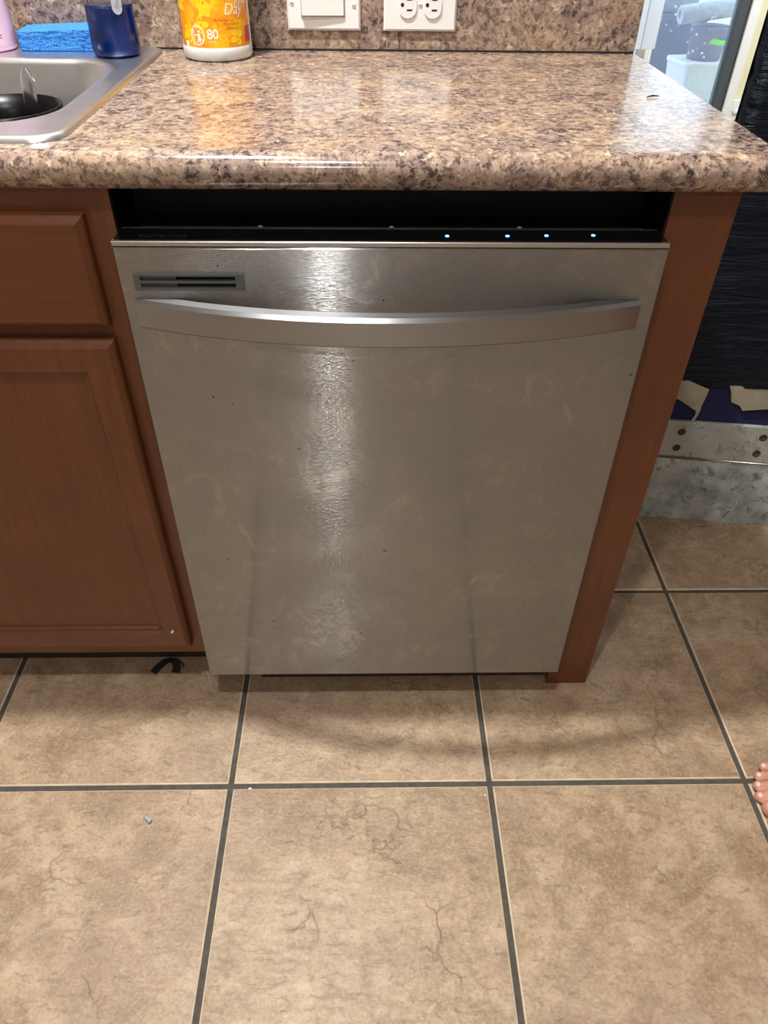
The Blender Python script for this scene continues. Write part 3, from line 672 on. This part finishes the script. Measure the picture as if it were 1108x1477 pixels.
def strip_shape(b, ang, r, hw, z0, z1):
    pts = []
    for k in range(17):
        a = PI + k / 16 * PI; pts.append((hw * math.cos(a), z0 + hw * 1.1 + hw * 1.1 * math.sin(a)))
    pts += [(hw, z1), (-hw, z1)]
    vs = []
    for x, z in pts:
        a = ang + x / r; vs.append(b.verts.new((r * math.sin(a), -r * math.cos(a), z)))
    b.faces.new(vs); return b
lb = link('bottle_label', strip_shape(bmesh.new(), 0.62, 0.0349, 0.0075, 0.0545, 0.115), 'cloudy', bb_); lb['label'] = 'pale grey rounded label'

# pink bottle
pk = thing('pink_bottle', 'pale pink plastic bottle standing beside the blue sponge', 'bottle', (-0.3015, 0.5600, ZL))
link('bottle_body', lathe([(0.030, 0.0), (0.0345, 0.003), (0.0362, 0.010), (0.0360, 0.030), (0.0330, 0.090), (0.0310, 0.130), (0.026, 0.150), (0.012, 0.160), (0.012, 0.172)], 48), 'pink', pk, True)
link('cap', lathe([(0.0145, 0.172), (0.0150, 0.174), (0.0150, 0.196), (0.0135, 0.199), (0.001, 0.200)], 32), 'white', pk, True)
b = bmesh.new()
for j, zz in enumerate((0.0215, 0.0180)):
    xk = 0.0
    for k in range(6):
        wl = 0.0016 + 0.0012 * ((k * 7 + j * 3) % 3) / 2
        a0 = 0.42 + xk / 0.036; join(b, wrap_strip(a0, a0 + wl / 0.036, zz, zz + 0.0013, 0.0363, 2)); xk += wl + 0.0006
link('fine_print', b, 'grey_ink', pk)['label'] = 'two tiny lines of grey print'

# blue sponge
b = bmesh.new(); bmesh.ops.create_cube(b, size=1); bmesh.ops.subdivide_edges(b, edges=b.edges, cuts=26, use_grid_fill=True)
for v in b.verts:
    c = v.co.copy(); x = c.x * 0.128; y = c.y * 0.060; z = c.z * 0.026
    # rounded corners and spongy surface
    k = max(abs(c.x), abs(c.y)); 
    if abs(c.x) > 0.44 and abs(c.y) > 0.40: x *= 0.985; y *= 0.94
    nz = noise.fractal(Vector((x * 260, y * 260, z * 260)), 0.7, 2.0, 3)
    side = abs(c.z) < 0.46
    d = nz * (0.0011 if side else 0.0005)
    x += d * (1 if c.x > 0 else -1) * (1 if abs(c.x) > 0.49 else 0); y += d * 1.4 * (1 if c.y > 0 else -1) * (1 if abs(c.y) > 0.49 else 0); z += d * (1 if abs(c.z) > 0.49 else 0)
    z += 0.0035 * math.sin(c.x * 3 + 0.5) * (c.z + 0.5) * 0.5
    v.co = (x, y, z)
sp_ = link('sponge', b, 'sponge', None, True, (-0.1930, 0.578, ZL + 0.0145)); sp_.rotation_euler = (0.03, 0, 0.03)
tag(sp_, 'bright blue cleaning sponge lying on the sink ledge', 'sponge')
# brown sliver on the counter's right end
sv = link('crumb', tube([(0, 0, 0.0012), (0.008, 0.004, 0.0022), (0.018, 0.006, 0.0014)], [0.0008, 0.0013, 0.0005], 6), 'rust', None, True, (0.6395, 0.292, CT)); tag(sv, 'thin brown sliver lying on the countertop near its open end', 'crumb')

# ============================================================ WRAPPED PANEL right of the counter
ang = math.atan2(-0.1317, 0.9912)
wp = thing('wrapped_panel', 'tall black plastic-wrapped panel with tape and metal plates at its foot', 'panel', (0.904, 0.534, 0), ang)
PW = 0.92; PT = 0.045
link('core_board', box(0.004, PW, 0.004, PT, 0.0, 1.24), 'navy_cloth', wp)['label'] = 'navy blue cloth covering the board'
# wrinkled black sheet over the upper part
b = bmesh.new(); nx, nz_n = 46, 60; g = []
for i in range(nx + 1):
    row = []
    for k in range(nz_n + 1):
        x = -0.012 + (PW + 0.016) * i / nx; z = 0.358 + 0.895 * k / nz_n
        if k == 0: z += 0.006 * noise.noise(Vector((x * 18, 3.1, 0))) 
        y = -0.004 - 0.0035 * noise.fractal(Vector((x * 5, z * 34 + x * 7, 1.7)), 0.8, 2.0, 3)
        if i == 0: x += 0.004 * noise.noise(Vector((0, z * 40, 0)))
        row.append(b.verts.new((x, y, z)))
    g.append(row)
for i in range(nx):
    for k in range(nz_n): b.faces.new((g[i][k], g[i + 1][k], g[i + 1][k + 1], g[i][k + 1]))
# wrap round the left edge and over the top to the rear
lf = [b.verts.new((v.co.x + 0.002, PT + 0.005, v.co.z)) for v in g[0]]
for k in range(nz_n): b.faces.new((g[0][k], g[0][k + 1], lf[k + 1], lf[k]))
tp_ = [b.verts.new((g[i][-1].co.x, PT + 0.005, g[i][-1].co.z)) for i in range(nx + 1)]
for i in range(nx): b.faces.new((g[i][-1], g[i + 1][-1], tp_[i + 1], tp_[i]))
bk0 = [b.verts.new((g[i][0].co.x, PT + 0.005, g[i][0].co.z)) for i in range(nx + 1)]
for i in range(nx): b.faces.new((tp_[i], tp_[i + 1], bk0[i + 1], bk0[i]))
link('plastic_wrap', b, 'wrap', wp, True)['label'] = 'wrinkled black plastic sheet'
def patch(pts, y0, name='tape_strip'):
    b = ngon_prism(pts, y0, y0 + 0.0015)
    bmesh.ops.triangulate(b, faces=[f for f in b.faces if len(f.verts) > 4])
    o = link(name, b, 'tape', wp); o['label'] = 'torn tan-grey tape'
patch([(0.004, 0.366), (0.030, 0.368), (0.055, 0.358), (0.079, 0.349), (0.077, 0.325), (0.074, 0.300), (0.066, 0.296), (0.030, 0.318), (0.004, 0.330)], -0.0035)
patch([(0.066, 0.300), (0.075, 0.304), (0.073, 0.284), (0.069, 0.268), (0.063, 0.270), (0.068, 0.286)], -0.0055)
patch([(0.116, 0.361), (0.150, 0.362), (0.200, 0.357), (0.330, 0.358), (0.330, 0.318), (0.225, 0.314), (0.190, 0.309), (0.160, 0.304), (0.150, 0.316), (0.131, 0.323), (0.124, 0.345)], -0.0035)
up = bmesh.new(); box(0.0, PW + 0.004, -0.007, 0.003, 0.178, 0.268, 0.001, 1, bm=up)
for v in up.verts:
    if v.co.z > 0.26: v.co.z += 0.003 * math.sin(v.co.x * 9)
up = link('upper_plate', up, 'galv_top', wp); up['label'] = 'dull grey metal plate with drilled holes'
for k in range(5):
    for z, dx in ((0.243, 0), (0.201, 0)):
        o = link('hole', lathe([(0.0085, 0.0), (0.0085, 0.0006), (0.0068, 0.0010), (0.0060, 0.0002), (0.001, 0.0001)], 18), 'rust', up, True); o.rotation_euler = (PI / 2, 0, 0); o.location = (0.0515 + 0.1705 * k, -0.0072, z)
lp = loft([[(0.0, -0.006, 0.174), (0.0, -0.006, 0.176), (0.0, 0.002, 0.176), (0.0, 0.002, 0.174)][:0] or [(0.0, -0.0100, 0.0005), (0.0, -0.0080, 0.173), (0.0, -0.001, 0.173), (0.0, -0.001, 0.0005)], [(PW + 0.004, -0.0100, 0.0005), (PW + 0.004, -0.0080, 0.173), (PW + 0.004, -0.001, 0.173), (PW + 0.004, -0.001, 0.0005)]])
link('lower_plate', lp, 'galv_low', wp)['label'] = 'mottled zinc plate reaching the floor'
link('seam_ridge', tube([(0.0, -0.008, 0.1755), (PW * 0.4, -0.0085, 0.1750), (PW + 0.004, -0.008, 0.1755)], 0.0032, 10), 'trim_steel', wp, True)['label'] = 'bright raised seam'

# ============================================================ THINGS BY AND BEYOND THE PATIO DOOR
ez = link('pipe_elbow', tube([(0, 0, 0.075), (0.045, 0, 0.083), (0.085, 0, 0.080), (0.110, 0, 0.062), (0.116, 0, 0.034), (0.116, 0, 0.0)], 0.019, 16), 'white', None, True, (2.500, 4.135, 0.0)); tag(ez, 'white bent plastic pipe on the floor against the baseboard', 'pipe')
def obox(name, label, x, y, w, d, h, mat, rz=0.0, lidm=None, z0=-0.05):
    t = thing(name, label, 'box', (x, y, z0), rz)
    rg = [rrect(0, 0, w / 2 * k, d / 2 * k, 0.03, z, 4) for z, k in ((0.0, 0.90), (h * 0.5, 0.95), (h * 0.92, 1.0))]
    autosmooth(link('bin_body', loft(rg), mat, t))
    rg = [rrect(0, 0, w / 2 * k, d / 2 * k, 0.035, z, 4) for z, k in ((h * 0.921, 1.03), (h * 0.96, 1.04), (h, 1.02))]
    autosmooth(link('bin_lid', loft(rg), lidm or mat, t)); return t
obox('storage_box', 'white plastic storage box with lid outside the patio door', 2.545, 4.80, 0.46, 0.32, 0.300, 'out_white', 0.12)
obox('storage_bin', 'slate-blue storage bin standing outside behind the wet glass', 2.40, 5.36, 0.46, 0.36, 0.50, 'out_grey', -0.1)
bk = thing('bucket', 'mauve-grey bucket with lime green band resting on the white box', 'bucket', (2.495, 4.80, 0.2505))
link('bucket_body', lathe([(0.100, 0.0), (0.106, 0.004), (0.116, 0.170), (0.122, 0.175), (0.122, 0.185), (0.114, 0.186), (0.110, 0.16), (0.1, 0.02), (0.001, 0.015)], 36, capt=False), 'out_purple', bk, True)
link('bucket_band', lathe([(0.1120, 0.095), (0.1152, 0.095), (0.1170, 0.125), (0.1140, 0.125)], 36, capb=False, capt=False), 'out_green', bk, True).rotation_euler = (0.0, 0.12, 0)
rl = thing('rolled_mat', 'pale grey rolled mat lying across the bucket outside', 'mat', (2.46, 4.78, 0.5165))
q = link('roll', lathe([(0.001, -0.19), (0.024, -0.19), (0.024, -0.20), (0.048, -0.20), (0.052, -0.195), (0.052, 0.195), (0.048, 0.20), (0.024, 0.20), (0.024, 0.19), (0.001, 0.19)], 28), 'out_roll', rl, True); q.rotation_euler = (0, PI / 2 - 0.12, 0.1)
tb_ = thing('wash_tub', 'pale round wash tub standing on the blue bin outside', 'tub', (2.40, 5.36, 0.4505))
link('tub_body', lathe([(0.15, 0), (0.16, 0.004), (0.21, 0.16), (0.225, 0.165), (0.225, 0.175), (0.205, 0.172), (0.155, 0.012), (0.001, 0.010)], 40, capt=False), 'out_roll', tb_, True)
fn = thing('patio_fence', 'white board fence along the far side of the patio', 'fence', (2.3, 6.6, -0.05))
fb = box(-0.068, 0.068, 0, 0.02, 0.03, 1.5, 0.003, 1); me0 = None
for k in range(18):
    if me0 is None: o = link('board', fb, 'out_white', fn); me0 = o.data
    else: o = bpy.data.objects.new('board', me0); COL.objects.link(o); o.parent = fn
    o.location = (-1.3 + k * 0.146, 0, 0)
for z in (0.3, 1.2): link('fence_rail', box(-1.37, 1.26, 0.0205, 0.06, z, z + 0.08), 'out_white', fn)

# ============================================================ THINGS ON THE FLOOR
# scrap of black ribbon
pts = [(-0.134, 0.076, 0.0), (-0.126, 0.088, 0.002), (-0.116, 0.096, 0.006), (-0.104, 0.099, 0.009), (-0.094, 0.096, 0.007), (-0.091, 0.086, 0.003), (-0.092, 0.076, 0.0)]
rings = []
for i, p in enumerate(pts):
    d = (Vector(pts[min(i + 1, 6)]) - Vector(pts[max(i - 1, 0)])); d.z = 0; d.normalize(); sd = Vector((-d.y, d.x, 0)) * (0.0075 if i not in (3,) else 0.0055)
    P = Vector(p) + Vector((0, 0, 0.0006)); rings.append([P - sd, P + sd, P + sd + Vector((0, 0, 0.0012)), P - sd + Vector((0, 0, 0.0012))])
rbm = loft(rings)
o = link('ribbon_scrap', rbm, 'black_cloth'); bmoff(o, (0.11, -0.087, 0)); o.location = (-0.11, 0.087, 0.0); tag(o, 'crumpled scrap of black ribbon on the floor before the cabinet', 'ribbon')
th = link('frayed_thread', tube([(-0.098 + 0.11, 0.100 - 0.087, 0.004), (-0.086 + 0.11, 0.099 - 0.087, 0.003), (-0.079 + 0.11, 0.094 - 0.087, 0.001), (-0.080 + 0.11, 0.088 - 0.087, 0.001)], 0.0011, 6), 'black_cloth', o, True)
o = link('metal_scrap', tube([(-0.005, 0.0045, 0.0036), (0.0055, -0.0045, 0.0036)], 0.0034, 10), 'cloudy', None, False, (-0.079, -0.2105, 0)); tag(o, 'tiny silver metal bit lying on a tan floor tile', 'scrap')
def crumb(x, y, r, label, z=0.0):
    b = bmesh.new(); bmesh.ops.create_icosphere(b, subdivisions=1, radius=r)
    for v in b.verts: v.co.z = v.co.z * 0.6 + r * 0.6; v.co.x *= 1.5
    o = link('crumb', b, 'white', None, False, (x, y, z)); o.rotation_euler = (0, 0, 0.6); tag(o, label, 'crumb')
crumb(0.0765, -0.1575, 0.0022, 'white crumb lying in the floor grout line', -0.0035)
crumb(0.2965 + 0.17, -0.1750, 0.0016, 'tiny white crumb on a floor tile in front of the dishwasher')

# ---- barefoot person standing to the right, only the toes reach into the picture
PB = bmesh.new()
def blob(c, r, rot=0.0, tilt=0.0):
    q = bmesh.new(); bmesh.ops.create_uvsphere(q, u_segments=24, v_segments=14, radius=1.0)
    join(PB, q, Matrix.Translation(c) @ Matrix.Rotation(rot, 4, 'Z') @ Matrix.Rotation(tilt, 4, 'Y') @ Matrix.Diagonal((*r, 1)))
def limb(path, rad, n=18): join(PB, tube(path, rad, n))
def oval(cx, cy, z, hx, hy, n=28, p=2.3):
    out = []
    for k in range(n):
        a = 2 * PI * k / n; c, d = math.cos(a), math.sin(a)
        out.append((cx + hx * math.copysign(abs(c) ** (2 / p), c), cy + hy * math.copysign(abs(d) ** (2 / p), d), z))
    return out
TOES = [((0.068, -0.034), (0.004, -0.036), 0.0125), ((0.066, -0.0125), (0.001, -0.0135), 0.0090), ((0.068, 0.0055), (0.006, 0.0055), 0.0086), ((0.074, 0.0225), (0.015, 0.0230), 0.0082), ((0.084, 0.0395), (0.030, 0.0400), 0.0080)]
NAILS = []
def foot(ox, oy, m):                      # m = 1: right foot (big toe towards -y), m = -1: left foot
    P = lambda x, y, z: (ox + x, oy + m * y, z)
    for (bx_, by_), (tx_, ty_), r in TOES:
        mx = (bx_ + tx_) / 2
        limb([P(bx_ + 0.02, by_, 0.022), P(bx_, by_, r + 0.012), P(mx, (by_ + ty_) / 2, r + 0.0085), P(tx_ + r * 1.1, ty_, r * 0.98)], [r * 1.15, r * 1.1, r * 0.98, r * 0.98], 14)
        blob(P(tx_ + r, ty_, r * 0.98), (r * 1.12, r * 1.04, r * 0.96)); NAILS.append((P(tx_ + r * 0.72, ty_, r * 1.74), r))
    blob(P(0.082, -0.024, 0.021), (0.034, 0.027, 0.0205)); blob(P(0.092, 0.018, 0.018), (0.036, 0.030, 0.0175)); blob(P(0.125, -0.004, 0.030), (0.062, 0.040, 0.0285)); blob(P(0.165, 0.004, 0.036), (0.060, 0.036, 0.034))
    blob(P(0.222, 0.0, 0.027), (0.036, 0.032, 0.0268)); blob(P(0.195, 0.0, 0.058), (0.045, 0.032, 0.045))
    blob(P(0.207, -0.034, 0.088), (0.013, 0.009, 0.013)); blob(P(0.212, 0.034, 0.080), (0.013, 0.009, 0.013))
    limb([P(0.140, -0.002, 0.046), P(0.175, 0, 0.068), P(0.205, 0, 0.098)], [0.026, 0.034, 0.037], 20)
foot(0, 0, 1); foot(0.130, -0.205, -1)
CY_ = -0.1025                             # body's middle line
LEG = [([(0.205, 0, 0.095), (0.212, 0, 0.15), (0.218, 0, 0.22), (0.226, 0, 0.31), (0.220, 0, 0.38), (0.216, 0, 0.455), (0.222, -0.003, 0.52), (0.236, -0.008, 0.66), (0.255, -0.015, 0.80), (0.268, -0.022, 0.90)]),
       ([(0.335, -0.205, 0.095), (0.336, -0.205, 0.15), (0.336, -0.205, 0.22), (0.334, -0.205, 0.31), (0.318, -0.205, 0.38), (0.306, -0.205, 0.455), (0.304, -0.202, 0.52), (0.296, -0.197, 0.66), (0.284, -0.190, 0.80), (0.276, -0.183, 0.90)])]
LR = [0.037, 0.035, 0.042, 0.054, 0.050, 0.052, 0.056, 0.070, 0.082, 0.085]
for pth in LEG: limb(pth, LR, 24)
TOR = [(0.86, 0.085, 0.150), (0.92, 0.108, 0.170), (1.00, 0.104, 0.163), (1.10, 0.092, 0.140), (1.20, 0.098, 0.150), (1.30, 0.108, 0.168), (1.37, 0.098, 0.172), (1.42, 0.078, 0.150), (1.455, 0.056, 0.080)]
join(PB, loft([oval(0.275, CY_, z, hx, hy) for z, hx, hy in TOR]))
limb([(0.280, CY_, 1.42), (0.270, CY_, 1.49), (0.262, CY_, 1.56)], [0.058, 0.052, 0.052], 24)
# head, facing -x
HX, HZ = 0.252, 1.612
blob((HX + 0.010, CY_, HZ + 0.025), (0.095, 0.076, 0.095)); blob((HX - 0.025, CY_, HZ - 0.035), (0.066, 0.060, 0.075)); blob((HX - 0.052, CY_, HZ - 0.088), (0.028, 0.026, 0.020))
limb([(HX - 0.080, CY_, HZ + 0.020), (HX - 0.094, CY_, HZ - 0.008), (HX - 0.102, CY_, HZ - 0.024)], [0.008, 0.010, 0.013], 12)
blob((HX - 0.083, CY_, HZ - 0.052), (0.012, 0.024, 0.007)); blob((HX - 0.081, CY_, HZ - 0.062), (0.012, 0.021, 0.007))
for d in (-1, 1):
    blob((HX + 0.010, CY_ + d * 0.077, HZ - 0.004), (0.020, 0.008, 0.032)); blob((HX - 0.068, CY_ + d * 0.032, HZ + 0.024), (0.018, 0.022, 0.008))
# arms and relaxed hands
for d in (-1, 1):
    Y = lambda k: CY_ + d * k
    limb([(0.280, Y(0.135), 1.385), (0.282, Y(0.182), 1.370), (0.288, Y(0.205), 1.26), (0.296, Y(0.222), 1.12), (0.280, Y(0.228), 1.00), (0.258, Y(0.230), 0.875)], [0.056, 0.052, 0.045, 0.038, 0.037, 0.026], 20)
    blob((0.250, Y(0.231), 0.825), (0.036, 0.015, 0.050), 0, 0.12)
    for k, (fx, ln, r) in enumerate(((0.221, 0.072, 0.0085), (0.237, 0.082, 0.0088), (0.254, 0.078, 0.0086), (0.270, 0.062, 0.0078))):
        z0 = 0.790 + (0.004 if k in (0, 3) else 0)
        limb([(fx + 0.002, Y(0.231), z0 + 0.02), (fx, Y(0.230), z0), (fx - 0.002, Y(0.224), z0 - ln * 0.45), (fx + 0.002, Y(0.212), z0 - ln * 0.78), (fx + 0.005, Y(0.202), z0 - ln)], [r, r, r * 0.95, r * 0.9, r * 0.7], 12)
    limb([(0.240, Y(0.228), 0.850), (0.215, Y(0.222), 0.826), (0.204, Y(0.214), 0.795), (0.203, Y(0.208), 0.770)], [0.014, 0.0115, 0.010, 0.0075], 12)
pf = link('person', PB, 'skin'); tag(pf, 'barefoot person standing on the floor tiles in front of the wrapped panel', 'person')
for v in pf.data.vertices: v.co.z = max(v.co.z, 0.0004)
rm = pf.modifiers.new('remesh', 'REMESH'); rm.mode = 'VOXEL'; rm.voxel_size = 0.0026; rm.use_smooth_shade = True
smo = pf.modifiers.new('smooth', 'SMOOTH'); smo.iterations = 4; smo.factor = 0.5
for p_, r in NAILS:
    q = bmesh.new(); bmesh.ops.create_uvsphere(q, u_segments=14, v_segments=8, radius=1.0)
    o = link('toenail', q, 'nail', pf, True); o.scale = (r * 0.50, r * 0.54, r * 0.20); o.location = p_; o.rotation_euler = (0, -0.42, 0)
MT['shirt'] = plain('grey_shirt_cloth', srgb(120, 122, 126), 0.9, 0, 0.06, 90, 0.2); MT['shorts'] = plain('dark_shorts_cloth', srgb(44, 46, 54), 0.9, 0, 0.08, 90, 0.2); MT['hair'] = plain('dark_hair', srgb(34, 26, 22), 0.6, 0, 0.2, 200, 0.6); MT['eye_white'] = plain('eye_white', srgb(236, 232, 226), 0.2); MT['iris'] = plain('brown_iris', srgb(58, 36, 24), 0.2)
b = bmesh.new(); join(b, loft([oval(0.275, CY_, z, hx + 0.010, hy + 0.010) for z, hx, hy in ((0.90, 0.112, 0.176),) + tuple(TOR[2:8]) + ((1.452, 0.060, 0.088),)], True, False))
for d in (-1, 1): join(b, tube([(0.280, CY_ + d * 0.130, 1.378), (0.282, CY_ + d * 0.182, 1.368), (0.288, CY_ + d * 0.206, 1.26), (0.291, CY_ + d * 0.212, 1.20)], [0.066, 0.064, 0.060, 0.062], 22, False))
link('shirt', b, 'shirt', pf, True)
b = bmesh.new(); join(b, loft([oval(0.275, CY_, z, hx + 0.007, hy + 0.007) for z, hx, hy in TOR[:3]], True, False))
for pth in LEG: join(b, tube([pth[9], pth[8], pth[7], tuple((a + c) / 2 for a, c in zip(pth[6], pth[7]))], [0.094, 0.096, 0.092, 0.092], 26, False))
link('shorts', b, 'shorts', pf, True)
q = bmesh.new(); bmesh.ops.create_uvsphere(q, u_segments=28, v_segments=18, radius=1.0)
bmesh.ops.delete(q, geom=[v for v in q.verts if v.co.z < (0.42 if v.co.x < -0.25 else -0.35)], context='VERTS')
bmesh.ops.transform(q, matrix=Matrix.Translation((HX + 0.014, CY_, HZ + 0.030)) @ Matrix.Diagonal((0.100, 0.083, 0.101, 1)), verts=q.verts); link('hair', q, 'hair', pf, True)
for d in (-1, 1):
    q = bmesh.new(); bmesh.ops.create_uvsphere(q, u_segments=14, v_segments=10, radius=0.0115); e_ = link('eye', q, 'eye_white', pf, True); e_.location = (HX - 0.069, CY_ + d * 0.031, HZ + 0.006)
    q = bmesh.new(); bmesh.ops.create_uvsphere(q, u_segments=12, v_segments=8, radius=0.0052); i_ = link('iris', q, 'iris', e_, True); i_.location = (-0.0082, 0, 0)
pf.location = (0.9085, -0.1740, 0.0)
